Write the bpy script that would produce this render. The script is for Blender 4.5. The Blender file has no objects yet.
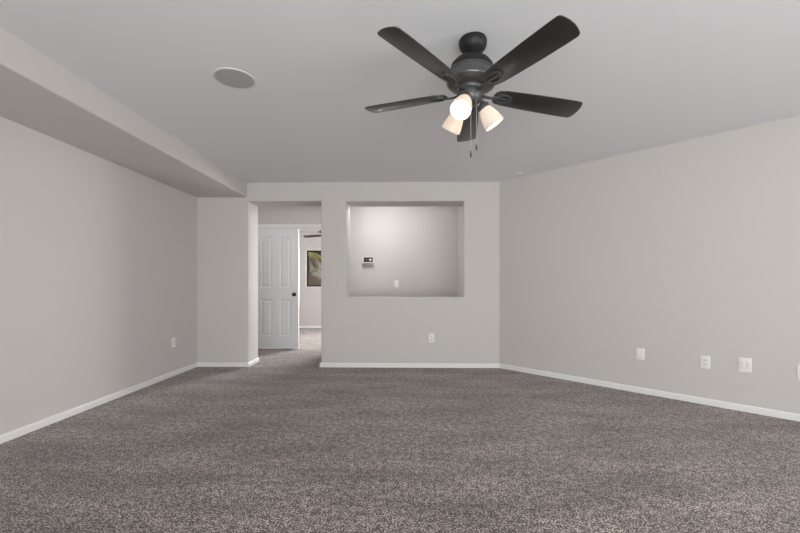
import bpy, bmesh, math, random
from mathutils import Vector, Matrix
PI = math.pi
S = bpy.context.scene
COL = S.collection
random.seed(4)

# ---------------------------------------------------------------- camera
F_PX, YAW, HORIZON, CAM_H = 384.2, 0.0200, 284.54, 1.091
cam_data = bpy.data.cameras.new('camera')
cam_data.sensor_width = 36.0
cam_data.lens = 36.0 * F_PX / 800.0
cam_data.shift_y = (HORIZON - 266.5) / 800.0
cam_data.clip_start = 0.05
camera = bpy.data.objects.new('camera', cam_data)
camera.location = (0, 0, CAM_H)
camera.rotation_euler = (PI / 2, 0, YAW)
COL.objects.link(camera)
S.camera = camera

# ---------------------------------------------------------------- world, exposure, daylight
world = bpy.data.worlds.new('world')
S.world = world
world.use_nodes = True
wn = world.node_tree
wn.nodes.clear()
wo = wn.nodes.new('ShaderNodeOutputWorld')
wb = wn.nodes.new('ShaderNodeBackground')
wb.inputs[0].default_value = (0.86, 0.93, 1.0, 1)
wb.inputs[1].default_value = 0.9
wn.links.new(wb.outputs[0], wo.inputs[0])
S.view_settings.view_transform = 'Standard'
S.view_settings.look = 'None'
S.view_settings.exposure = 0.0
S.view_settings.gamma = 1.0
S.view_settings.use_curve_mapping = False


def area(name, loc, rot, sx, sy, power, color, spread=PI):
    l = bpy.data.lights.new(name, 'AREA')
    l.shape = 'RECTANGLE'
    l.size, l.size_y, l.energy, l.color, l.spread = sx, sy, power, color, spread
    o = bpy.data.objects.new(name, l)
    o.location, o.rotation_euler = loc, rot
    COL.objects.link(o)
    return o


def point(name, loc, power, color, radius):
    l = bpy.data.lights.new(name, 'POINT')
    l.energy, l.color, l.shadow_soft_size = power, color, radius
    o = bpy.data.objects.new(name, l)
    o.location = loc
    COL.objects.link(o)
    return o


YARD_Y = 9.80
# fill lamps standing in for daylight, at unseen openings added to light the rooms
area('rear_fill', (0.6, -2.36, 1.12), (PI / 2, 0, 0), 4.3, 2.0, 40, (1.0, 0.985, 0.965))
# added fill aimed upwards to brighten the ceiling; no patio is built
area('ceiling_fill', (0.6, -2.42, 0.80), (math.radians(127), 0, 0), 4.3, 1.3, 235, (1.0, 0.98, 0.965))
area('side_fill', (4.56, -0.3, 1.35), (PI / 2, 0, PI / 2), 2.6, 1.5, 88, (1.0, 0.985, 0.965))  # added fill at an unseen side opening, brightens the left wall
area('den_side_fill', (0.72, 8.1, 1.5), (PI / 2, 0, PI / 2), 1.6, 1.2, 34, (1.0, 0.985, 0.97))  # added fill at an unseen opening in the den's right wall
area('den_back_fill', (-0.15, YARD_Y, 1.55), (math.radians(68), 0, PI), 1.1, 1.3, 260, (1.0, 0.985, 0.97))  # added fill from an unseen den opening, lights walk-through jamb and hall floor
sun = bpy.data.lights.new('sun', 'SUN')
sun.energy, sun.color, sun.angle = 3.0, (1.0, 0.95, 0.88), math.radians(0.6)
sun_o = bpy.data.objects.new('sun', sun)
sun_o.rotation_euler = (math.radians(38), 0, math.radians(-8))
COL.objects.link(sun_o)

# ---------------------------------------------------------------- materials


def mat(name, color, rough=0.6, metal=0.0, bump=0.0, bscale=200.0, var=0.0, vscale=4.0,
        emit=None, estr=0.0, spec=0.5, detail=2.0, dist=0.001):
    m = bpy.data.materials.new(name)
    m.use_nodes = True
    nt = m.node_tree
    b = nt.nodes['Principled BSDF']
    b.inputs['Base Color'].default_value = (*color, 1)
    b.inputs['Roughness'].default_value = rough
    b.inputs['Metallic'].default_value = metal
    b.inputs['Specular IOR Level'].default_value = spec
    tc = nt.nodes.new('ShaderNodeTexCoord')
    if bump:
        n = nt.nodes.new('ShaderNodeTexNoise')
        n.inputs['Scale'].default_value = bscale
        n.inputs['Detail'].default_value = detail
        nt.links.new(tc.outputs['Object'], n.inputs['Vector'])
        bp = nt.nodes.new('ShaderNodeBump')
        bp.inputs['Strength'].default_value = bump
        bp.inputs['Distance'].default_value = dist
        nt.links.new(n.outputs[0], bp.inputs['Height'])
        nt.links.new(bp.outputs[0], b.inputs['Normal'])
    if var:
        n2 = nt.nodes.new('ShaderNodeTexNoise')
        n2.inputs['Scale'].default_value = vscale
        n2.inputs['Detail'].default_value = 3
        nt.links.new(tc.outputs['Object'], n2.inputs['Vector'])
        r = nt.nodes.new('ShaderNodeValToRGB')
        r.color_ramp.elements[0].position = 0.3
        r.color_ramp.elements[1].position = 0.7
        r.color_ramp.elements[0].color = (*[c * (1 - var) for c in color], 1)
        r.color_ramp.elements[1].color = (*[min(1, c * (1 + var)) for c in color], 1)
        nt.links.new(n2.outputs[0], r.inputs[0])
        nt.links.new(r.outputs[0], b.inputs['Base Color'])
    if emit:
        b.inputs['Emission Color'].default_value = (*emit, 1)
        b.inputs['Emission Strength'].default_value = estr
    return m


def carpet_material():
    m = bpy.data.materials.new('carpet')
    m.use_nodes = True
    nt = m.node_tree
    L = nt.links.new
    b = nt.nodes['Principled BSDF']
    b.inputs['Roughness'].default_value = 1.0
    b.inputs['Specular IOR Level'].default_value = 0.05
    b.inputs['Sheen Weight'].default_value = 0.25
    b.inputs['Sheen Roughness'].default_value = 0.6
    tc = nt.nodes.new('ShaderNodeTexCoord')
    # tufts of lighter and darker yarn, clumped at several sizes
    def noise(scale, detail, rough):
        n = nt.nodes.new('ShaderNodeTexNoise')
        n.inputs['Scale'].default_value = scale
        n.inputs['Detail'].default_value = detail
        n.inputs['Roughness'].default_value = rough
        L(tc.outputs['Object'], n.inputs['Vector'])
        return n
    n1 = noise(125, 2, 0.6)
    n3 = noise(26, 3, 0.85)
    ad = nt.nodes.new('ShaderNodeMath')
    ad.operation = 'MULTIPLY_ADD'
    ad.inputs[1].default_value = 0.68
    L(n1.outputs[0], ad.inputs[0])
    m3 = nt.nodes.new('ShaderNodeMath')
    m3.operation = 'MULTIPLY'
    m3.inputs[1].default_value = 0.32
    L(n3.outputs[0], m3.inputs[0])
    L(m3.outputs[0], ad.inputs[2])
    r1 = nt.nodes.new('ShaderNodeValToRGB')
    e = r1.color_ramp.elements
    e[0].position, e[1].position = 0.425, 0.585
    e[0].color = (0.010, 0.007, 0.0065, 1)
    e[1].color = (0.60, 0.50, 0.465, 1)
    mid = e.new(0.5)
    mid.color = (0.140, 0.110, 0.101, 1)
    L(ad.outputs[0], r1.inputs[0])
    # broad patches where the pile lies differently
    n2 = nt.nodes.new('ShaderNodeTexNoise')
    n2.inputs['Scale'].default_value = 2.6
    n2.inputs['Detail'].default_value = 5
    n2.inputs['Roughness'].default_value = 0.6
    mp = nt.nodes.new('ShaderNodeMapping')
    mp.inputs['Scale'].default_value = (0.55, 1.5, 1)
    mp.inputs['Rotation'].default_value = (0, 0, 0.25)
    L(tc.outputs['Object'], mp.inputs['Vector'])
    L(mp.outputs[0], n2.inputs['Vector'])
    r2 = nt.nodes.new('ShaderNodeValToRGB')
    r2.color_ramp.elements[0].position, r2.color_ramp.elements[1].position = 0.35, 0.65
    r2.color_ramp.elements[0].color = (0.68, 0.67, 0.665, 1)
    r2.color_ramp.elements[1].color = (1.20, 1.19, 1.18, 1)
    L(n2.outputs[0], r2.inputs[0])
    mx = nt.nodes.new('ShaderNodeMixRGB')
    mx.blend_type = 'MULTIPLY'
    mx.inputs[0].default_value = 1
    L(r1.outputs[0], mx.inputs[1])
    L(r2.outputs[0], mx.inputs[2])
    L(mx.outputs[0], b.inputs['Base Color'])
    bp = nt.nodes.new('ShaderNodeBump')
    bp.inputs['Strength'].default_value = 0.35
    bp.inputs['Distance'].default_value = 0.004
    L(n1.outputs[0], bp.inputs['Height'])
    L(bp.outputs[0], b.inputs['Normal'])
    return m


def glass_material():
    m = bpy.data.materials.new('window_glass')
    m.use_nodes = True
    nt = m.node_tree
    nt.nodes.clear()
    o = nt.nodes.new('ShaderNodeOutputMaterial')
    t = nt.nodes.new('ShaderNodeBsdfTransparent')
    t.inputs[0].default_value = (0.86, 0.88, 0.87, 1)
    g = nt.nodes.new('ShaderNodeBsdfGlossy')
    g.inputs['Roughness'].default_value = 0.02
    f = nt.nodes.new('ShaderNodeFresnel')
    mx = nt.nodes.new('ShaderNodeMixShader')
    nt.links.new(f.outputs[0], mx.inputs[0])
    nt.links.new(t.outputs[0], mx.inputs[1])
    nt.links.new(g.outputs[0], mx.inputs[2])
    nt.links.new(mx.outputs[0], o.inputs[0])
    return m


def screen_material():
    """woven solar screen: half open mesh"""
    m = bpy.data.materials.new('sun_screen')
    m.use_nodes = True
    nt = m.node_tree
    nt.nodes.clear()
    o = nt.nodes.new('ShaderNodeOutputMaterial')
    t = nt.nodes.new('ShaderNodeBsdfTransparent')
    d = nt.nodes.new('ShaderNodeBsdfDiffuse')
    d.inputs[0].default_value = (0.03, 0.022, 0.016, 1)
    mx = nt.nodes.new('ShaderNodeMixShader')
    mx.inputs[0].default_value = 0.12
    nt.links.new(t.outputs[0], mx.inputs[1])
    nt.links.new(d.outputs[0], mx.inputs[2])
    nt.links.new(mx.outputs[0], o.inputs[0])
    return m


M = {
    'wall': mat('wall_paint', (0.605, 0.582, 0.566), 0.75, bump=0.12, bscale=160, spec=0.25),
    'ceiling': mat('ceiling_paint', (0.795, 0.81, 0.84), 0.85, bump=0.10, bscale=120, spec=0.15),
    'trim': mat('white_trim', (0.83, 0.825, 0.815), 0.35),
    'door': mat('white_door_paint', (0.81, 0.82, 0.84), 0.4, bump=0.05, bscale=60),
    'carpet': carpet_material(),
    'plate': mat('white_plastic', (0.84, 0.83, 0.81), 0.35),
    'insert': mat('pale_plastic', (0.76, 0.752, 0.74), 0.4),
    'slot': mat('dark_slot', (0.05, 0.05, 0.05), 0.6),
    'lcd': mat('dark_screen', (0.035, 0.04, 0.045), 0.15),
    'digits': mat('screen_digits', (0.3, 0.32, 0.3), 0.4, emit=(0.7, 0.75, 0.72), estr=0.5),
    'grey_plastic': mat('grey_plastic', (0.20, 0.20, 0.20), 0.45),
    'black_metal': mat('matte_black_metal', (0.012, 0.012, 0.013), 0.5, 0.0, bump=0.05, bscale=300, spec=0.35),
    'graphite': mat('graphite_metal', (0.085, 0.085, 0.088), 0.4, 0.4),
    'motor_lamplit': mat('lamplit_motor_metal', (0.12, 0.12, 0.122), 0.32, 0.6),  # paler than the black housing: lamp light from below put into the colour
    'blade': mat('charcoal_blade', (0.014, 0.0135, 0.014), 0.40, var=0.12, vscale=14, bump=0.05, bscale=90),
    'blade_edge': mat('blade_rim', (0.02, 0.02, 0.02), 0.5),
    'chain': mat('steel_chain', (0.55, 0.55, 0.54), 0.35, 0.8),
    'speaker_ring': mat('speaker_ring', (0.70, 0.71, 0.725), 0.8),
    'grille': mat('perforated_grille', (0.43, 0.435, 0.44), 0.7, bump=0.2, bscale=350, dist=0.001),
    'bronze': mat('dark_bronze_frame', (0.012, 0.009, 0.007), 0.6),
    'block': mat('tan_block_wall', (0.17, 0.115, 0.080), 0.9, bump=0.5, bscale=30, var=0.15, vscale=3, dist=0.01),
    'dirt': mat('desert_gravel', (0.30, 0.24, 0.18), 0.95, bump=0.6, bscale=40, var=0.2, vscale=8, dist=0.01),
    'leaf': mat('palm_leaf', (0.36, 0.31, 0.06), 0.5, var=0.4, vscale=6),
    'leaf_dark': mat('dark_leaf', (0.018, 0.024, 0.008), 0.6, var=0.3, vscale=5),
    'leaf_dry': mat('dry_palm_leaf', (0.62, 0.54, 0.44), 0.6, var=0.3, vscale=8),
    'bark': mat('palm_bark', (0.06, 0.035, 0.03), 0.9, bump=0.8, bscale=25, dist=0.02),
    'tile': mat('clay_roof_tile', (0.20, 0.10, 0.065), 0.8, var=0.25, vscale=6),
    'glass': glass_material(),
    'screen': screen_material(),
}


def shade_material():
    m = bpy.data.materials.new('frosted_glass_shade')
    m.use_nodes = True
    nt = m.node_tree
    nt.nodes.clear()
    o = nt.nodes.new('ShaderNodeOutputMaterial')
    d = nt.nodes.new('ShaderNodeBsdfDiffuse')
    d.inputs[0].default_value = (0.62, 0.59, 0.55, 1)
    t = nt.nodes.new('ShaderNodeBsdfTranslucent')
    t.inputs[0].default_value = (0.56, 0.50, 0.44, 1)
    mx = nt.nodes.new('ShaderNodeMixShader')
    mx.inputs[0].default_value = 0.5
    e = nt.nodes.new('ShaderNodeEmission')
    e.inputs[0].default_value = (1.0, 0.87, 0.74, 1)
    e.inputs[1].default_value = 0.25
    a = nt.nodes.new('ShaderNodeAddShader')
    nt.links.new(d.outputs[0], mx.inputs[1])
    nt.links.new(t.outputs[0], mx.inputs[2])
    nt.links.new(mx.outputs[0], a.inputs[0])
    nt.links.new(e.outputs[0], a.inputs[1])
    nt.links.new(a.outputs[0], o.inputs[0])
    return m


M['blade'].node_tree.nodes['Principled BSDF'].inputs['Specular IOR Level'].default_value = 0.6
bb = M['blade'].node_tree.nodes['Principled BSDF']
bb.inputs['Coat Weight'].default_value = 0.4
bb.inputs['Coat IOR'].default_value = 1.7
bb.inputs['Coat Roughness'].default_value = 0.28
M['shade'] = shade_material()
M['bulb'] = mat('lit_bulb', (1, 1, 1), 0.4, emit=(1.0, 0.93, 0.84), estr=4.0)

# ---------------------------------------------------------------- helpers


def obj(name, bm, m, parent=None, smooth=False, angle=None):
    bmesh.ops.recalc_face_normals(bm, faces=bm.faces)
    me = bpy.data.meshes.new(name)
    bm.to_mesh(me)
    bm.free()
    ms = m if isinstance(m, (list, tuple)) else [m]
    for x in ms:
        me.materials.append(x)
    o = bpy.data.objects.new(name, me)
    COL.objects.link(o)
    if parent:
        o.parent = parent
    if smooth:
        for p in me.polygons:
            p.use_smooth = True
        if angle:
            me.set_sharp_from_angle(angle=math.radians(angle))
    return o


def tag(o, label, cat, group=None):
    o['label'] = label
    o['category'] = cat
    if group:
        o['group'] = group
    return o


def thing(name, label, cat, loc=(0, 0, 0), rotz=0.0, group=None):
    o = bpy.data.objects.new(name, None)
    o.empty_display_size = 0.05
    COL.objects.link(o)
    o.location = loc
    o.rotation_euler = (0, 0, rotz)
    return tag(o, label, cat, group)


def struct(name, bm, m, parent=None, **k):
    o = obj(name, bm, m, parent, **k)
    if not parent:
        o['kind'] = 'structure'
    return o


def add_box(bm, x0, x1, y0, y1, z0, z1, mi=0, bevel=0.0, seg=2):
    vs = [bm.verts.new((x, y, z)) for x in (x0, x1) for y in (y0, y1) for z in (z0, z1)]
    fs = []
    for idx in ((0, 1, 3, 2), (4, 6, 7, 5), (0, 4, 5, 1), (2, 3, 7, 6), (0, 2, 6, 4), (1, 5, 7, 3)):
        f = bm.faces.new([vs[i] for i in idx])
        f.material_index = mi
        fs.append(f)
    if bevel:
        es = list({e for f in fs for e in f.edges})
        bmesh.ops.recalc_face_normals(bm, faces=fs)
        bmesh.ops.bevel(bm, geom=es, offset=bevel, segments=seg, affect='EDGES', profile=0.5)
    return fs


def box(x0, x1, y0, y1, z0, z1, bevel=0.0, seg=2):
    bm = bmesh.new()
    add_box(bm, x0, x1, y0, y1, z0, z1, bevel=bevel, seg=seg)
    return bm


def add_lathe(bm, prof, n=32, mtx=None, close=False):
    rings = []
    mtx = mtx or Matrix.Identity(4)
    for r, z in prof:
        if r < 1e-6:
            rings.append([bm.verts.new(mtx @ Vector((0, 0, z)))])
        else:
            rings.append([bm.verts.new(mtx @ Vector((r * math.cos(2 * PI * k / n), r * math.sin(2 * PI * k / n), z)))
                          for k in range(n)])
    for a, b in zip(rings, rings[1:]):
        for k in range(n):
            k2 = (k + 1) % n
            if len(a) == 1 and len(b) == 1:
                continue
            if len(a) == 1:
                bm.faces.new((a[0], b[k], b[k2]))
            elif len(b) == 1:
                bm.faces.new((a[k], a[k2], b[0]))
            else:
                bm.faces.new((a[k], a[k2], b[k2], b[k]))


def lathe(prof, n=32, mtx=None):
    bm = bmesh.new()
    add_lathe(bm, prof, n, mtx)
    return bm


def add_tube(bm, pts, radii, n=10, flat=1.0):
    pts = [Vector(p) for p in pts]
    if not isinstance(radii, (list, tuple)):
        radii = [radii] * len(pts)
    rings = []
    for i, p in enumerate(pts):
        d = (pts[min(i + 1, len(pts) - 1)] - pts[max(i - 1, 0)]).normalized()
        up = Vector((0, 0, 1)) if abs(d.z) < 0.95 else Vector((1, 0, 0))
        a = d.cross(up).normalized()
        b = a.cross(d).normalized()
        rings.append([bm.verts.new(p + a * (radii[i] * math.cos(2 * PI * k / n)) + b * (radii[i] * flat * math.sin(2 * PI * k / n)))
                      for k in range(n)])
    for a, b in zip(rings, rings[1:]):
        for k in range(n):
            bm.faces.new((a[k], a[(k + 1) % n], b[(k + 1) % n], b[k]))
    bm.faces.new(rings[0])
    bm.faces.new(rings[-1][::-1])


def wall_prism(outline, holes, y0, y1, rounded=(), r=0.018):
    """vertical wall drawn as an x-z outline with holes, thick from y0 (near) to y1 (far).
    rounded: function(x, z) -> True for outline corners of openings whose edges get a bullnose."""
    bm = bmesh.new()
    edges = []
    for loop in [outline] + holes:
        vs = [bm.verts.new((x, y0, z)) for x, z in loop]
        for i in range(len(vs)):
            edges.append(bm.edges.new((vs[i], vs[(i + 1) % len(vs)])))
    bmesh.ops.triangle_fill(bm, use_beauty=True, use_dissolve=False, edges=edges)
    bmesh.ops.dissolve_limit(bm, angle_limit=0.01, verts=bm.verts, edges=bm.edges)
    bm.normal_update()
    faces = list(bm.faces)
    ret = bmesh.ops.extrude_face_region(bm, geom=faces)
    nv = [g for g in ret['geom'] if isinstance(g, bmesh.types.BMVert)]
    bmesh.ops.translate(bm, verts=nv, vec=(0, y1 - y0, 0))
    bmesh.ops.recalc_face_normals(bm, faces=bm.faces)
    if rounded:
        es = []
        for e in bm.edges:
            a, b = e.verts[0].co, e.verts[1].co
            if abs(a.y - b.y) > 1e-5:
                continue
            mx_, mz_ = (a.x + b.x) / 2, (a.z + b.z) / 2
            if rounded(a, b, mx_, mz_):
                es.append(e)
        bmesh.ops.bevel(bm, geom=es, offset=r, segments=5, affect='EDGES', profile=0.5)
    return bm


def baseboard(name, pts, side=1, h=0.057, t=0.014):
    """run of baseboard along the polyline pts (x, y); its face is on the left of travel when side = 1"""
    bm = bmesh.new()
    prof = [(0, 0), (t, 0), (t, h - 0.010), (t - 0.003, h - 0.003), (t - 0.008, h), (0, h)]
    P = [Vector((p[0], p[1])) for p in pts]
    nrm = []
    for i in range(len(P)):
        ds = []
        if i > 0:
            ds.append((P[i] - P[i - 1]).normalized())
        if i < len(P) - 1:
            ds.append((P[i + 1] - P[i]).normalized())
        ns = [Vector((-d.y, d.x)) * side for d in ds]
        if len(ns) == 1:
            nrm.append(ns[0])
        else:
            m_ = (ns[0] + ns[1])
            nrm.append(m_ / (m_.dot(ns[0])))
    rows = []
    for p, n in zip(P, nrm):
        rows.append([bm.verts.new((p.x + n.x * a, p.y + n.y * a, z)) for a, z in prof])
    k = len(prof)
    for a, b in zip(rows, rows[1:]):
        for i in range(k):
            bm.faces.new((a[i], a[(i + 1) % k], b[(i + 1) % k], b[i]))
    bm.faces.new(rows[0])
    bm.faces.new(rows[-1][::-1])
    return struct(name, bm, M['trim'])


# ---------------------------------------------------------------- dimensions of the room
CEIL = 2.44
XL, YB, XC = -2.80, 5.058, 1.2017          # left wall, back wall, corner with the angled wall
YBB = 5.41                                  # hall side of the back wall
XS, ZS = -2.133, 2.2495                     # soffit
XO0, XO1, ZO = -2.119, -1.146, 2.195        # walk-through opening
NX0, NX1, NZ0, NZ1 = -0.814, 0.739, 0.922, 2.187   # pass-through opening
YREAR = -2.2
SR = 4.5                                    # length of the angled wall
XR, YR = XC + SR / 2 ** .5, YB - SR / 2 ** .5
YH, YH2 = 6.45, 6.57                        # wall between hall and den
HX0, HX1 = -3.6, 0.825
DX0, DX1 = -3.5, 0.6
YD = 9.535                                  # den's far wall
WX0, WX1, WZ0, WZ1 = -2.549, -1.35, 1.03, 1.953

# floor and ceiling
struct('floor', box(-3.9, XR + 0.3, YREAR - 0.2, YD + 0.2, -0.08, 0), M['carpet'])
struct('ceiling', box(-3.9, XR + 0.3, YREAR - 0.2, YD + 0.2, CEIL, CEIL + 0.08), M['ceiling'])

# back wall with the walk-through and the pass-through
outline = [(XL, 0), (XO0, 0), (XO0, ZO), (XO1, ZO), (XO1, 0), (XC, 0), (XC, CEIL), (XL, CEIL)]
hole = [(NX0, NZ0), (NX1, NZ0), (NX1, NZ1), (NX0, NZ1)]


def is_opening(a, b, mx_, mz_):
    e = 1e-4
    if abs(a.x - b.x) < e and (abs(mx_ - XO0) < e or abs(mx_ - XO1) < e) and mz_ < ZO:
        return True
    if abs(a.z - b.z) < e and abs(mz_ - ZO) < e and XO0 - e < mx_ < XO1 + e:
        return True
    if NX0 - e <= mx_ <= NX1 + e and NZ0 - e <= mz_ <= NZ1 + e:
        on = (abs(a.x - b.x) < e and (abs(mx_ - NX0) < e or abs(mx_ - NX1) < e)) or \
             (abs(a.z - b.z) < e and (abs(mz_ - NZ0) < e or abs(mz_ - NZ1) < e))
        return on
    return False


struct('wall_back', wall_prism(outline, [hole], YB, YBB, is_opening, 0.016), M['wall'], smooth=True, angle=50)

struct('wall_left', box(XL - 0.12, XL, YREAR, YBB, 0, CEIL), M['wall'])
bm = bmesh.new()
add_box(bm, XL, XS, YREAR, YB, ZS, CEIL)
es = [e for e in bm.edges if all(abs(v.co.x - XS) < 1e-4 and abs(v.co.z - ZS) < 1e-4 for v in e.verts)]
bmesh.ops.bevel(bm, geom=es, offset=0.014, segments=5, affect='EDGES', profile=0.5)
struct('ceiling_soffit', bm, M['wall'], smooth=True, angle=50)

# angled right wall
bm = bmesh.new()
n = Vector((1, 1, 0)).normalized() * 0.12
pa, pb = Vector((XC, YB, 0)), Vector((XR, YR, 0))
q = [pa, pb, pb + n + Vector((0.0, -0.05, 0)), pa + n]
lo = [bm.verts.new(v) for v in q]
hi = [bm.verts.new(v + Vector((0, 0, CEIL))) for v in q]
bm.faces.new(lo); bm.faces.new(hi[::-1])
for i in range(4):
    bm.faces.new((lo[i], lo[(i + 1) % 4], hi[(i + 1) % 4], hi[i]))
struct('wall_right', bm, M['wall'])


def side_wall(name, x0, x1, ya, yb, holes=()):
    """wall in a y-z plane, with rectangular holes (y0, y1, z0, z1)"""
    bm = wall_prism([(ya, 0), (yb, 0), (yb, CEIL), (ya, CEIL)],
                    [[(h[0], h[2]), (h[1], h[2]), (h[1], h[3]), (h[0], h[3])] for h in holes], 0, x1 - x0)
    for v in bm.verts:
        v.co = Vector((x0 + v.co.y, v.co.x, v.co.z))
    return struct(name, bm, M['wall'])


side_wall('wall_far_right', XR, XR + 0.12, YREAR, YR, [(-1.6, 1.0, 0.6, 2.1)])  # unseen opening added for the side fill lamp
struct('wall_front', wall_prism([(XL - 0.12, 0), (XR + 0.12, 0), (XR + 0.12, CEIL), (XL - 0.12, CEIL)],
                                [[(-1.5, 0.12), (2.7, 0.12), (2.7, 2.12), (-1.5, 2.12)]], YREAR - 0.12, YREAR), M['wall'])

# hall and den walls
struct('wall_hall_left', box(HX0 - 0.1, HX0, YBB, YH, 0, CEIL), M['wall'])
struct('wall_hall_near', box(HX0 - 0.1, XL - 0.12, YBB - 0.1, YBB, 0, CEIL), M['wall'])
struct('wall_hall_right', box(HX1, HX1 + 0.1, YBB, YH, 0, CEIL), M['wall'])
DRX0, DRX1, DRZ = -2.60, -1.12, 2.045
struct('wall_hall', wall_prism([(HX0 - 0.1, 0), (DRX0, 0), (DRX0, DRZ), (DRX1, DRZ), (DRX1, 0), (HX1 + 0.1, 0),
                                (HX1 + 0.1, CEIL), (HX0 - 0.1, CEIL)], [], YH, YH2), M['wall'])
struct('wall_den_left', box(DX0 - 0.1, DX0, YH2, YD, 0, CEIL), M['wall'])
side_wall('wall_den_right', DX1, DX1 + 0.1, YH2, YD, [(7.3, 8.9, 0.9, 2.1)])  # unseen opening added for the den's side fill lamp
struct('wall_den_back', wall_prism([(DX0 - 0.1, 0), (DX1 + 0.1, 0), (DX1 + 0.1, CEIL), (DX0 - 0.1, CEIL)],
                                   [[(WX0, WZ0), (WX1, WZ0), (WX1, WZ1), (WX0, WZ1)],
                                    [(-0.70, 0.8), (0.40, 0.8), (0.40, 2.1), (-0.70, 2.1)]], YD, YD + 0.15), M['wall'])  # second opening is unseen, added for the fill lamp behind it

# baseboards
baseboard('baseboard_left', [(XL, YREAR), (XL, YB), (XO0, YB), (XO0, YBB)], side=-1)
baseboard('baseboard_back', [(XO1, YBB), (XO1, YB), (XC, YB), (XR, YR), (XR, YREAR)], side=-1)
baseboard('baseboard_hall', [(DRX1 + 0.06, YH), (HX1, YH), (HX1, YBB), (XO1, YBB)], side=-1)
baseboard('baseboard_hall_left', [(XO0, YBB), (HX0, YBB), (HX0, YH), (DRX0 - 0.06, YH)], side=-1)
baseboard('baseboard_den', [(DRX0, YH2), (DX0, YH2), (DX0, YD), (DX1, YD), (DX1, YH2), (DRX1, YH2)], side=-1)


# ---------------------------------------------------------------- windows
def window_frame(bm, x0, x1, y0, y1, z0, z1, w, mull=()):
    add_box(bm, x0, x1, y0, y1, z0, z0 + w)
    add_box(bm, x0, x1, y0, y1, z1 - w, z1)
    add_box(bm, x0, x0 + w, y0, y1, z0 + w, z1 - w)
    add_box(bm, x1 - w, x1, y0, y1, z0 + w, z1 - w)
    for m_ in mull:
        add_box(bm, m_ - w / 2, m_ + w / 2, y0, y1, z0 + w, z1 - w)


bm = bmesh.new()
window_frame(bm, WX0, WX1, YD + 0.10, YD + 0.145, WZ0, WZ1, 0.04, [(WX0 + WX1) / 2])
w1 = struct('window_1', bm, M['bronze'])
obj('pane', box(WX0 + 0.04, WX1 - 0.04, YD + 0.125, YD + 0.129, WZ0 + 0.04, WZ1 - 0.04), M['glass'], w1)
obj('sun_screen', box(WX0 + 0.04, WX1 - 0.04, YD + 0.138, YD + 0.140, WZ0 + 0.04, WZ1 - 0.04), M['screen'], w1)

bm = bmesh.new()
window_frame(bm, -1.5, 2.7, YREAR - 0.10, YREAR - 0.05, 0.12, 2.12, 0.06, [-0.1, 1.3])
w2 = struct('window_2', bm, M['trim'])  # unseen glazing added behind the camera to supply daylight
obj('pane', box(-1.44, 2.64, YREAR - 0.078, YREAR - 0.074, 0.18, 2.06), M['glass'], w2)

# white liner added to stand in for daylight on the den window's reveal
bm = bmesh.new()
window_frame(bm, WX0 - 0.0, WX1, YD - 0.006, YD + 0.10, WZ0, WZ1, 0.008)
struct('trim_3', bm, M['trim'])

# ---------------------------------------------------------------- double-door casing, jamb and closed left leaf
bm = bmesh.new()
cw, ct = 0.062, 0.016
for (x0, x1, z0, z1) in ((DRX0 - cw, DRX0, 0, DRZ + cw), (DRX1, DRX1 + cw, 0, DRZ + cw), (DRX0, DRX1, DRZ, DRZ + cw)):
    add_box(bm, x0, x1, YH - ct, YH, z0, z1, bevel=0.004)
    add_box(bm, x0, x1, YH2, YH2 + ct, z0, z1, bevel=0.004)
struct('trim_1', bm, M['trim'])
bm = bmesh.new()
add_box(bm, DRX0, DRX0 + 0.014, YH, YH2, 0, DRZ)
add_box(bm, DRX1 - 0.014, DRX1, YH, YH2, 0, DRZ)
add_box(bm, DRX0 + 0.014, DRX1 - 0.014, YH, YH2, DRZ - 0.014, DRZ)
struct('trim_2', bm, M['trim'])


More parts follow.
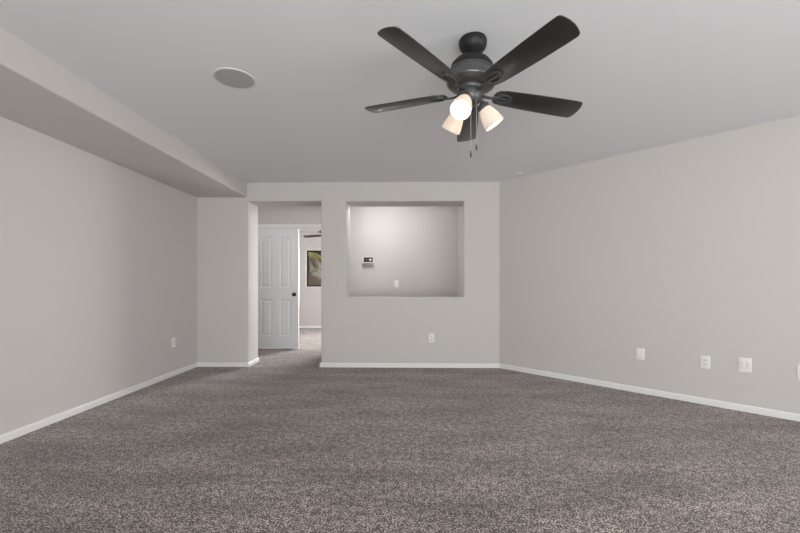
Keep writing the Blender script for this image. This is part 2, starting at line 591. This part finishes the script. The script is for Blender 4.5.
def door_leaf(x0, x1, z0, z1, yf, th):
    """four-panel leaf: two tall panels under one arch over two short ones"""
    bm = bmesh.new()
    pl0, pl1 = -2.482, -2.298
    pr0, pr1 = -2.164, -1.980
    mid = (pl1 + pr0) / 2
    half = pr1 - mid

    def arch(x):
        return 1.845 + 0.075 * (1 - abs((x - mid) / half) ** 1.7)
    def upper(a, b):
        N = 8
        top = [(b + (a - b) * i / N, arch(b + (a - b) * i / N)) for i in range(N + 1)]
        return [(a, 1.045), (b, 1.045)] + top
    panels = [upper(pl0, pl1), upper(pr0, pr1),
              [(pl0, 0.225), (pl1, 0.225), (pl1, 0.835), (pl0, 0.835)],
              [(pr0, 0.225), (pr1, 0.225), (pr1, 0.835), (pr0, 0.835)]]
    edges = []
    ov = [bm.verts.new((x, yf, z)) for x, z in ((x0, z0), (x1, z0), (x1, z1), (x0, z1))]
    for i in range(4):
        edges.append(bm.edges.new((ov[i], ov[(i + 1) % 4])))
    loops = []
    for p in panels:
        vs = [bm.verts.new((x, yf, z)) for x, z in p]
        loops.append((p, vs))
        for i in range(len(vs)):
            edges.append(bm.edges.new((vs[i], vs[(i + 1) % len(vs)])))
    bmesh.ops.triangle_fill(bm, use_beauty=True, use_dissolve=False, edges=edges)
    for p, vs in loops:
        cx = sum(x for x, z in p) / len(p)
        cz = (min(z for x, z in p) + max(z for x, z in p)) / 2
        hx = (max(x for x, z in p) - min(x for x, z in p)) / 2
        hz = (max(z for x, z in p) - min(z for x, z in p)) / 2
        prev = vs
        for ins, dep in ((0.010, 0.009), (0.020, 0.010), (0.040, 0.002), (0.043, 0.002)):
            ring = [bm.verts.new((cx + (x - cx) * (1 - ins / hx), yf + dep, cz + (z - cz) * (1 - ins / hz))) for x, z in p]
            for i in range(len(p)):
                bm.faces.new((prev[i], prev[(i + 1) % len(p)], ring[(i + 1) % len(p)], ring[i]))
            prev = ring
        bm.faces.new(prev)
    bv = [bm.verts.new((v.co.x, yf + th, v.co.z)) for v in ov]
    for i in range(4):
        bm.faces.new((ov[i], ov[(i + 1) % 4], bv[(i + 1) % 4], bv[i]))
    bm.faces.new(bv)
    return bm


door = struct('door_1', door_leaf(DRX0 + 0.016, -1.855, 0.012, DRZ - 0.017, YH + 0.012, 0.035), M['door'])
mt = Matrix.Translation((-1.915, YH + 0.012, 0.925)) @ Matrix.Rotation(PI / 2, 4, 'X')
kb = obj('door_knob', lathe([(0, 0), (0.033, 0), (0.033, 0.006), (0.014, 0.010), (0.012, 0.026), (0.022, 0.034),
                             (0.029, 0.044), (0.029, 0.052), (0.022, 0.061), (0, 0.064)], 24, mt), M['black_metal'], door, smooth=True)
kb['label'] = 'round black door knob'
obj('astragal', box(-1.855, -1.845, YH + 0.004, YH + 0.05, 0.012, DRZ - 0.017, bevel=0.003), M['trim'], door)


# ---------------------------------------------------------------- ceiling fan
def shade_profile():
    out = [(0.028, 0.0), (0.032, 0.012), (0.041, 0.035), (0.049, 0.065), (0.054, 0.090), (0.056, 0.114)]
    inn = [(r - 0.003, z) for r, z in reversed(out)]
    return out + [(0.0545, 0.1155)] + inn


def make_fan(label, group=None):
    fan = thing('ceiling_fan', label, 'ceiling fan', group=group)
    # z measured down from the ceiling
    obj('canopy', lathe([(0, 0), (0.073, 0), (0.076, -0.006), (0.076, -0.024), (0.070, -0.046), (0.055, -0.064), (0.036, -0.074),
                         (0.033, -0.078), (0.022, -0.086), (0.018, -0.086), (0, -0.086)], 40), M['black_metal'], fan, True, 50)
    obj('downrod', lathe([(0, -0.06), (0.013, -0.06), (0.013, -0.10), (0.024, -0.102), (0.026, -0.122), (0, -0.122)], 24), M['black_metal'], fan, True, 50)
    bmm = lathe([(0, -0.108), (0.035, -0.108), (0.070, -0.114), (0.098, -0.128), (0.114, -0.148), (0.119, -0.168), (0.120, -0.182), (0, -0.182)], 56)
    obj('motor_housing', bmm, M['black_metal'], fan, True, 40)
    obj('motor_lower_lit', lathe([(0, -0.181), (0.124, -0.181), (0.125, -0.188), (0.121, -0.192), (0.122, -0.205), (0.129, -0.226), (0.134, -0.240), (0.131, -0.249),
                             (0.112, -0.262), (0.078, -0.270), (0, -0.270)], 56), M['motor_lamplit'], fan, True, 40)
    obj('motor_ring', lathe([(0.060, -0.268), (0.072, -0.268), (0.074, -0.276), (0.070, -0.288), (0.062, -0.292), (0.062, -0.268)], 40), M['graphite'], fan, True, 50)
    obj('switch_housing', lathe([(0, -0.268), (0.060, -0.270), (0.060, -0.286), (0.064, -0.292), (0.065, -0.312), (0.060, -0.336), (0.048, -0.352),
                                 (0.026, -0.362), (0.012, -0.366), (0.008, -0.376), (0, -0.378)], 40), M['graphite'], fan, True, 50)
    # blades
    A0 = math.radians(83.0)
    TILT = math.radians(-12)
    for k in range(5):
        a = A0 - k * 2 * PI / 5
        base = Matrix.Scale(0.988, 4) @ Matrix.Rotation(a, 4, 'Z') @ Matrix.Translation((0, 0, -0.298)) @ Matrix.Rotation(TILT, 4, 'X')
        # outline in the blade's own plane, x outwards
        up = [(0.137, 0.016), (0.142, 0.034), (0.158, 0.050), (0.200, 0.058), (0.30, 0.0635), (0.45, 0.0685), (0.58, 0.0705), (0.634, 0.0695),
              (0.645, 0.066), (0.652, 0.058), (0.660, 0.035), (0.664, 0.010)]
        lo_ = [(0.663, -0.018), (0.658, -0.042), (0.651, -0.060), (0.645, -0.066), (0.636, -0.069), (0.58, -0.0695), (0.45, -0.0675), (0.30, -0.0625), (0.200, -0.057), (0.158, -0.049),
               (0.142, -0.034), (0.137, -0.016)]
        pts = up + lo_
        b = bmesh.new()
        t1 = [b.verts.new((x, y, 0.003)) for x, y in pts]
        t0 = [b.verts.new((x, y, -0.003)) for x, y in pts]
        f1 = b.faces.new(t1)
        f0 = b.faces.new(t0[::-1])
        for i in range(len(pts)):
            b.faces.new((t1[i], t0[i], t0[(i + 1) % len(pts)], t1[(i + 1) % len(pts)]))
        es = list(f1.edges) + list(f0.edges)
        bmesh.ops.recalc_face_normals(b, faces=b.faces)
        bmesh.ops.bevel(b, geom=es, offset=0.0018, segments=2, affect='EDGES', profile=0.5)
        bmesh.ops.transform(b, matrix=base, verts=b.verts)
        bl = obj('blade', b, M['blade'], fan, True, 35)
        # blade iron: tapered arm opening into an oval loop under the blade root
        b = bmesh.new()
        add_tube(b, [(0.060, 0, -0.002), (0.085, 0, -0.010), (0.115, 0, -0.012), (0.142, 0, -0.010), (0.152, 0, -0.008)],
                 [0.017, 0.013, 0.011, 0.013, 0.016], 12, 0.45)
        N = 28
        ro, ri = [], []
        for i in range(N):
            t = 2 * PI * i / N
            ro.append((0.196 + 0.052 * math.cos(t), 0.036 * math.sin(t)))
            ri.append((0.192 + 0.040 * math.cos(t), 0.025 * math.sin(t)))
        vt = [[b.verts.new((x, y, z)) for x, y in ring] for ring, z in ((ro, -0.010), (ri, -0.011), (ri, -0.003), (ro, -0.003))]
        for r_ in range(4):
            for i in range(N):
                b.faces.new((vt[r_][i], vt[r_][(i + 1) % N], vt[(r_ + 1) % 4][(i + 1) % N], vt[(r_ + 1) % 4][i]))
        add_tube(b, [(0.150, 0, -0.007), (0.190, 0, -0.006), (0.235, 0, -0.006)], [0.008, 0.006, 0.005], 8, 0.5)
        for sx, sy in ((0.172, 0.026), (0.172, -0.026), (0.240, 0.0)):
            add_lathe(b, [(0, -0.0135), (0.004, -0.0125), (0.0045, -0.010), (0.0045, -0.006)], 10, Matrix.Translation((sx, sy, 0)))
        bmesh.ops.transform(b, matrix=base, verts=b.verts)
        obj('blade_iron', b, M['graphite'], bl, True, 50)
    # lights
    for deg in (-115, 5, 125):
        a = math.radians(deg)
        tilt = math.radians(37)
        neck = Vector((0.078 * math.cos(a), 0.078 * math.sin(a), -0.366))
        # local +z runs down and outwards along the shade
        ax = Vector((math.sin(tilt) * math.cos(a), math.sin(tilt) * math.sin(a), -math.cos(tilt)))
        rot = ax.to_track_quat('Z', 'Y').to_matrix().to_4x4()
        mtx = Matrix.Translation(neck) @ rot
        b = bmesh.new()
        ca, sa = math.cos(a), math.sin(a)
        add_tube(b, [(0.045 * ca, 0.045 * sa, -0.325), (0.066 * ca, 0.066 * sa, -0.330), neck - ax * 0.012], [0.012, 0.012, 0.013], 12)
        arm = obj('lamp_arm', b, M['graphite'], fan, True, 50)
        obj('shade_holder', lathe([(0, -0.020), (0.020, -0.020), (0.030, -0.012), (0.033, 0.002), (0.033, 0.012), (0.030, 0.012), (0.0, 0.008)], 28, mtx), M['graphite'], arm, True, 50)
        sh = obj('lamp_shade', lathe(shade_profile(), 40, mtx), M['shade'], fan, True, 60)
        sh['label'] = 'frosted white glass lamp shade, lit'
        obj('bulb', lathe([(0, 0.012), (0.012, 0.014), (0.014, 0.03), (0.024, 0.052), (0.030, 0.072), (0.026, 0.092), (0.014, 0.104), (0, 0.107)], 24, mtx),
            M['bulb'], sh, True)
    # the fan hangs a little crooked from the ball joint in its canopy
    hang = (Matrix.Translation((0, 0, -0.07)) @ Matrix.Rotation(0.0676, 4, 'Y') @ Matrix.Rotation(-0.0241, 4, 'X')
            @ Matrix.Translation((0, 0, 0.07)))
    for o in [x for x in bpy.data.objects if x.parent == fan and not x.name.startswith('canopy')]:
        o.matrix_local = hang
    # pull chains
    for px, py, zb in ((-0.020, -0.052, -0.650), (0.012, -0.040, -0.608)):
        b = bmesh.new()
        add_tube(b, [(px, py, -0.345), (px, py, zb + 0.02)], 0.0014, 6)
        z = -0.35
        while z > zb + 0.03:
            add_lathe(b, [(0, 0.002), (0.0022, 0), (0, -0.002)], 6, Matrix.Translation((px, py, z)))
            z -= 0.006
        ch = obj('pull_chain', b, M['chain'], fan)
        obj('chain_weight', lathe([(0, 0.024), (0.002, 0.022), (0.0035, 0.012), (0.0055, 0.004), (0.0055, -0.010), (0.003, -0.014), (0, -0.014)], 14,
                                  Matrix.Translation((px, py, zb))), M['graphite'], ch, True)
    return fan


fan = make_fan('dark five-blade ceiling fan with three lit glass shades and pull chains, over the carpeted room')
fan.location = (0.360, 2.128, CEIL)
fan2 = fan.copy()
fan2.location = (-1.56, 8.10, CEIL)
fan2.rotation_euler.z = math.radians(14)
fan2.scale.x = -1.0
tag(fan2, 'dark-bladed ceiling fan in the far bedroom, one blade tip visible through the doorway', 'ceiling fan')
COL.objects.link(fan2)
for ch in [o for o in bpy.data.objects if o.parent == fan]:
    c = ch.copy()
    COL.objects.link(c)
    c.parent = fan2
    for g in [o for o in bpy.data.objects if o.parent == ch]:
        d = g.copy()
        COL.objects.link(d)
        d.parent = c
# the light of the fan's three lamps, each hanging at the mouth of its shade
for deg in (-115, 5, 125):
    a = math.radians(deg)
    rr = 0.078 + 0.080 * math.sin(math.radians(37))
    zz = CEIL - 0.366 - 0.080 * math.cos(math.radians(37))
    point('fan_lamp_light', (0.341 + rr * math.cos(a), 2.125 + rr * math.sin(a), zz), 6.0, (1.0, 0.86, 0.70), 0.033)

# ---------------------------------------------------------------- ceiling speaker
sp = thing('ceiling_speaker', 'round grey-grille speaker set flush into the ceiling, left of the fan', 'speaker', (-1.135, 2.50, CEIL))
obj('bezel', lathe([(0.119, 0), (0.135, 0), (0.134, -0.003), (0.130, -0.005), (0.122, -0.005), (0.119, -0.003), (0.119, 0)], 56), M['speaker_ring'], sp, True, 40)
obj('grille', lathe([(0, -0.005), (0.08, -0.0045), (0.120, -0.003), (0.120, -0.001), (0, -0.001)], 56), M['grille'], sp, True, 40)


# ---------------------------------------------------------------- wall plates
def plate(name, label, cat, loc, rotz, w, h, style, group=None):
    """local x along the wall, local -y out of the wall"""
    t = thing(name, label, cat, loc, rotz, group)
    b = bmesh.new()
    add_box(b, -w / 2, w / 2, -0.006, 0, -h / 2, h / 2, bevel=0.0025, seg=3)
    obj('cover_plate', b, M['plate'], t, True, 40)
    spots = []
    if style == 'duplex':
        for s in (-1, 1):
            b = bmesh.new()
            add_box(b, -0.016, 0.016, -0.0085, -0.005, s * 0.0205 - 0.014, s * 0.0205 + 0.014, bevel=0.003)
            so = obj('socket', b, M['insert'], t, True, 40)
            for xa, xb, za, zb in ((-0.008, -0.0055, -0.002, 0.007), (0.0055, 0.008, -0.002, 0.007), (-0.002, 0.002, -0.009, -0.005)):
                obj('slot', box(xa, xb, -0.0088, -0.008, s * 0.0205 + za, s * 0.0205 + zb), M['slot'], so)
        spots = [(0, 0)]
    elif style == 'rocker':
        b = bmesh.new()
        add_box(b, -0.0165, 0.0165, -0.0085, -0.005, -0.033, 0.033, bevel=0.002)
        obj('rocker', b, M['plate'], t)
        spots = [(0, 0.047), (0, -0.047)]
    elif style == 'decora':
        b = bmesh.new()
        add_box(b, -0.0165, 0.0165, -0.0080, -0.005, -0.033, 0.033, bevel=0.002)
        so = obj('receptacle', b, M['insert'], t)
        for s in (-1, 1):
            for xa in (-0.008, 0.0055):
                obj('slot', box(xa, xa + 0.0025, -0.0084, -0.0075, s * 0.018 - 0.003, s * 0.018 + 0.006), M['slot'], so)
        spots = [(0, 0.045), (0, -0.045)]
    elif style == 'jacks':
        for s in (-1, 1):
            b = bmesh.new()
            add_box(b, s * 0.019 - 0.009, s * 0.019 + 0.009, -0.0080, -0.005, -0.030, 0.030, bevel=0.002)
            so = obj('jack_insert', b, M['insert'], t)
        spots = [(0, 0.048), (0, -0.048)]
    elif style == 'blank':
        spots = [(0, 0.042), (0, -0.042)]
    for x, z in spots:
        scr = lathe([(0, 0.0015), (0.003, 0.0012), (0.0035, 0)], 12,
                  Matrix.Translation((x, -0.006, z)) @ Matrix.Rotation(PI / 2, 4, 'X'))
        obj('screw', scr, M['insert'], t)
    return t


def on_right(s, z):
    return (XC + s / 2 ** .5, YB - s / 2 ** .5, z)


plate('wall_outlet', 'white duplex outlet low on the back wall below the pass-through', 'outlet', (0.312, YB, 0.388), 0, 0.072, 0.116, 'duplex')
plate('wall_outlet', 'white outlet low on the left wall near the far corner', 'outlet', (XL, 4.54, 0.398), PI / 2, 0.072, 0.116, 'duplex')
RW = -PI / 4
plate('blank_plate', 'plain white wall plate on the right wall, nearest the back corner', 'wall plate', on_right(1.614, 0.392), RW, 0.076, 0.116, 'blank')
plate('wall_outlet', 'white outlet with recessed rectangular insert, between plain plate and wide plate', 'outlet', on_right(2.131, 0.384), RW, 0.074, 0.116, 'decora')
plate('jack_plate', 'wide white plate with two jack inserts, largest on the right wall', 'wall plate', on_right(2.400, 0.400), RW, 0.086, 0.124, 'jacks')
plate('wall_outlet', 'white wall outlet cut off by the right edge of the picture', 'outlet', on_right(2.748, 0.388), RW, 0.074, 0.118, 'duplex')
plate('light_switch', 'small white switch plate on the hall wall seen through the pass-through', 'switch', (-0.190, YH, 1.105), 0, 0.074, 0.118, 'rocker')

# keypad on the hall wall
kp = thing('wall_keypad', 'white wall keypad with a dark screen seen through the pass-through', 'keypad', (-0.663, YH, 1.46))
b = bmesh.new()
add_box(b, -0.097, 0.097, -0.026, 0, -0.070, 0.094, bevel=0.006, seg=3)
obj('housing', b, M['plate'], kp, True, 40)
b = bmesh.new()
add_box(b, -0.076, 0.082, -0.029, -0.024, 0.004, 0.088, bevel=0.002)
scn = obj('screen', b, M['lcd'], kp)
obj('readout', box(0.022, 0.055, -0.0296, -0.0288, 0.028, 0.062), M['digits'], scn)
b = bmesh.new()
add_box(b, -0.094, 0.094, -0.036, -0.024, -0.068, -0.008, bevel=0.004)
obj('section', b, M['grey_plastic'], kp, True, 40)['label'] = 'grey lower flap'  # darker grey block across the keypad's lower part

# hall downlight above the pass-through
dl = thing('recessed_downlight', 'round recessed downlight in the hall ceiling above the pass-through', 'downlight', (-0.40, 5.80, CEIL))
obj('bezel', lathe([(0.068, 0), (0.090, 0), (0.090, -0.004), (0.070, -0.007), (0.068, 0)], 40), M['trim'], dl, True, 40)
obj('lens', lathe([(0, -0.003), (0.069, -0.003), (0.069, -0.001), (0, -0.001)], 40), M['bulb'], dl)
l = bpy.data.lights.new('hall_downlight', 'SPOT')
l.energy, l.color, l.spot_size, l.spot_blend, l.shadow_soft_size = 14, (1.0, 0.96, 0.94), math.radians(165), 1.0, 0.10
lo2 = bpy.data.objects.new('hall_downlight', l)
lo2.location = (-0.40, 5.80, CEIL - 0.02)
COL.objects.link(lo2)
point('hall_jamb_fill', (-0.40, 5.62, 2.26), 14, (1.0, 0.96, 0.93), 0.10)  # added fill hung below the downlight to brighten the pass-through jambs
point('hall_left_fill', (-2.95, 5.75, 2.2), 3.5, (1.0, 0.97, 0.95), 0.10)  # added fill with no fixture, reaches the pass-through's right jamb

# ---------------------------------------------------------------- outside the den window
struct('yard_ground', box(-9, 6, YD + 0.3, YD + 9, -0.2, -0.1), M['dirt'])
# block fence
bm = bmesh.new()
yf = YD + 3.4
nrow, ncol = 8, 22
for r_ in range(nrow):
    off = 0.2 if r_ % 2 else 0.0
    for c_ in range(ncol):
        x = -7 + c_ * 0.4 + off
        add_box(bm, x, x + 0.392, yf, yf + 0.15, -0.1 + r_ * 0.2, -0.1 + r_ * 0.2 + 0.193)
add_box(bm, -7.0, 2.0, yf + 0.02, yf + 0.13, -0.1, -0.1 + nrow * 0.2 - 0.02)
fence = obj('block_fence', bm, M['block'])
tag(fence, 'brown block garden wall seen through the far bedroom window', 'garden wall')
# dark tree beyond the fence
tr = thing('garden_tree', 'dark leafy tree beyond the garden wall outside the far bedroom window', 'tree', (-3.9, YD + 5.4, -0.1))
b = bmesh.new()
add_tube(b, [(0, 0, 0), (0.05, 0, 0.8), (-0.03, 0.04, 1.6), (0.04, 0, 2.4)], [0.13, 0.10, 0.09, 0.05], 10)
obj('trunk', b, M['bark'], tr, True)
b = bmesh.new()
for i in range(1500):
    d = Vector((random.gauss(0, 1), random.gauss(0, 1), random.gauss(0, 1))).normalized()
    p = Vector((0, 0, 2.7)) + Vector((d.x * 1.9, d.y * 1.1, d.z * 1.5)) * random.uniform(0.55, 1.0)
    u = Vector((random.gauss(0, 1), random.gauss(0, 1), random.gauss(0, 1))).normalized()
    w = u.cross(d).normalized()
    v0 = [p - u * 0.16, p - w * 0.07 + u * 0.0, p + u * 0.16, p + w * 0.07]
    v = [b.verts.new(x) for x in v0]
    v2 = [b.verts.new(x + d * 0.004) for x in v0]
    b.faces.new(v)
    b.faces.new(v2[::-1])
    for q_ in range(4):
        b.faces.new((v[q_], v[(q_ + 1) % 4], v2[(q_ + 1) % 4], v2[q_]))
obj('foliage', b, M['leaf_dark'], tr)
# palm in front of the fence
palm = thing('palm_tree', 'yellow-green palm with drooping fronds outside the far bedroom window', 'palm', (-3.08, YD + 1.7, -0.1))
b = bmesh.new()
pts, rad = [], []
for i in range(11):
    pts.append((0.03 * math.sin(i), 0.02 * math.cos(i * 1.3), i * 0.20))
    rad.append(0.09 - 0.003 * i + 0.012 * (i % 2))
add_tube(b, pts, rad, 12)
obj('trunk', b, M['bark'], palm, True)
for k in range(18):
    a = k * 2.399
    b = bmesh.new()
    L_ = random.uniform(0.8, 1.15)
    rise = random.uniform(-0.1, 0.5)
    mid = []
    for i in range(15):
        t = i / 14
        r_ = L_ * t * (1 - 0.15 * t)
        mid.append(Vector((r_ * math.cos(a), r_ * math.sin(a), 2.08 + rise * t * 1.3 - 0.62 * t * t)))
    add_tube(b, mid, [0.012 * (1 - 0.7 * i / 14) for i in range(15)], 6)
    side = Vector((-math.sin(a), math.cos(a), 0))
    for i in range(2, 15):
        d = (mid[i] - mid[i - 1]).normalized()
        for j in (0.0, 0.5):
            p0 = mid[i] - (mid[i] - mid[i - 1]) * j
            for s in (-1, 1):
                ln = 0.40 * math.sin(PI * (0.12 + 0.8 * i / 14))
                tip = p0 + side * (s * ln * 0.75) + d * (ln * 0.55) + Vector((0, 0, -ln * 0.45))
                md = (p0 + tip) / 2 + Vector((0, 0, 0.03))
                wv = d * 0.017
                v = [b.verts.new(p0 - wv * 0.5), b.verts.new(md - wv), b.verts.new(tip), b.verts.new(md + wv), b.verts.new(p0 + wv * 0.5)]
                w2v = [b.verts.new(x.co + Vector((0, 0, 0.003))) for x in v]
                b.faces.new(v)
                b.faces.new(w2v[::-1])
                for q_ in range(5):
                    b.faces.new((v[q_], v[(q_ + 1) % 5], w2v[(q_ + 1) % 5], w2v[q_]))
    obj('frond', b, M['leaf_dry'] if k % 2 == 1 else M['leaf'], palm)

# small round cover on the ceiling near the back right corner
cc = thing('ceiling_cover_plate', 'small round white cover plate on the ceiling near the back right corner', 'cover plate', (1.346, 4.695, CEIL))
obj('disc', lathe([(0.0, -0.007), (0.040, -0.007), (0.046, -0.004), (0.047, 0), (0, 0)], 32), M['trim'], cc, True, 40)
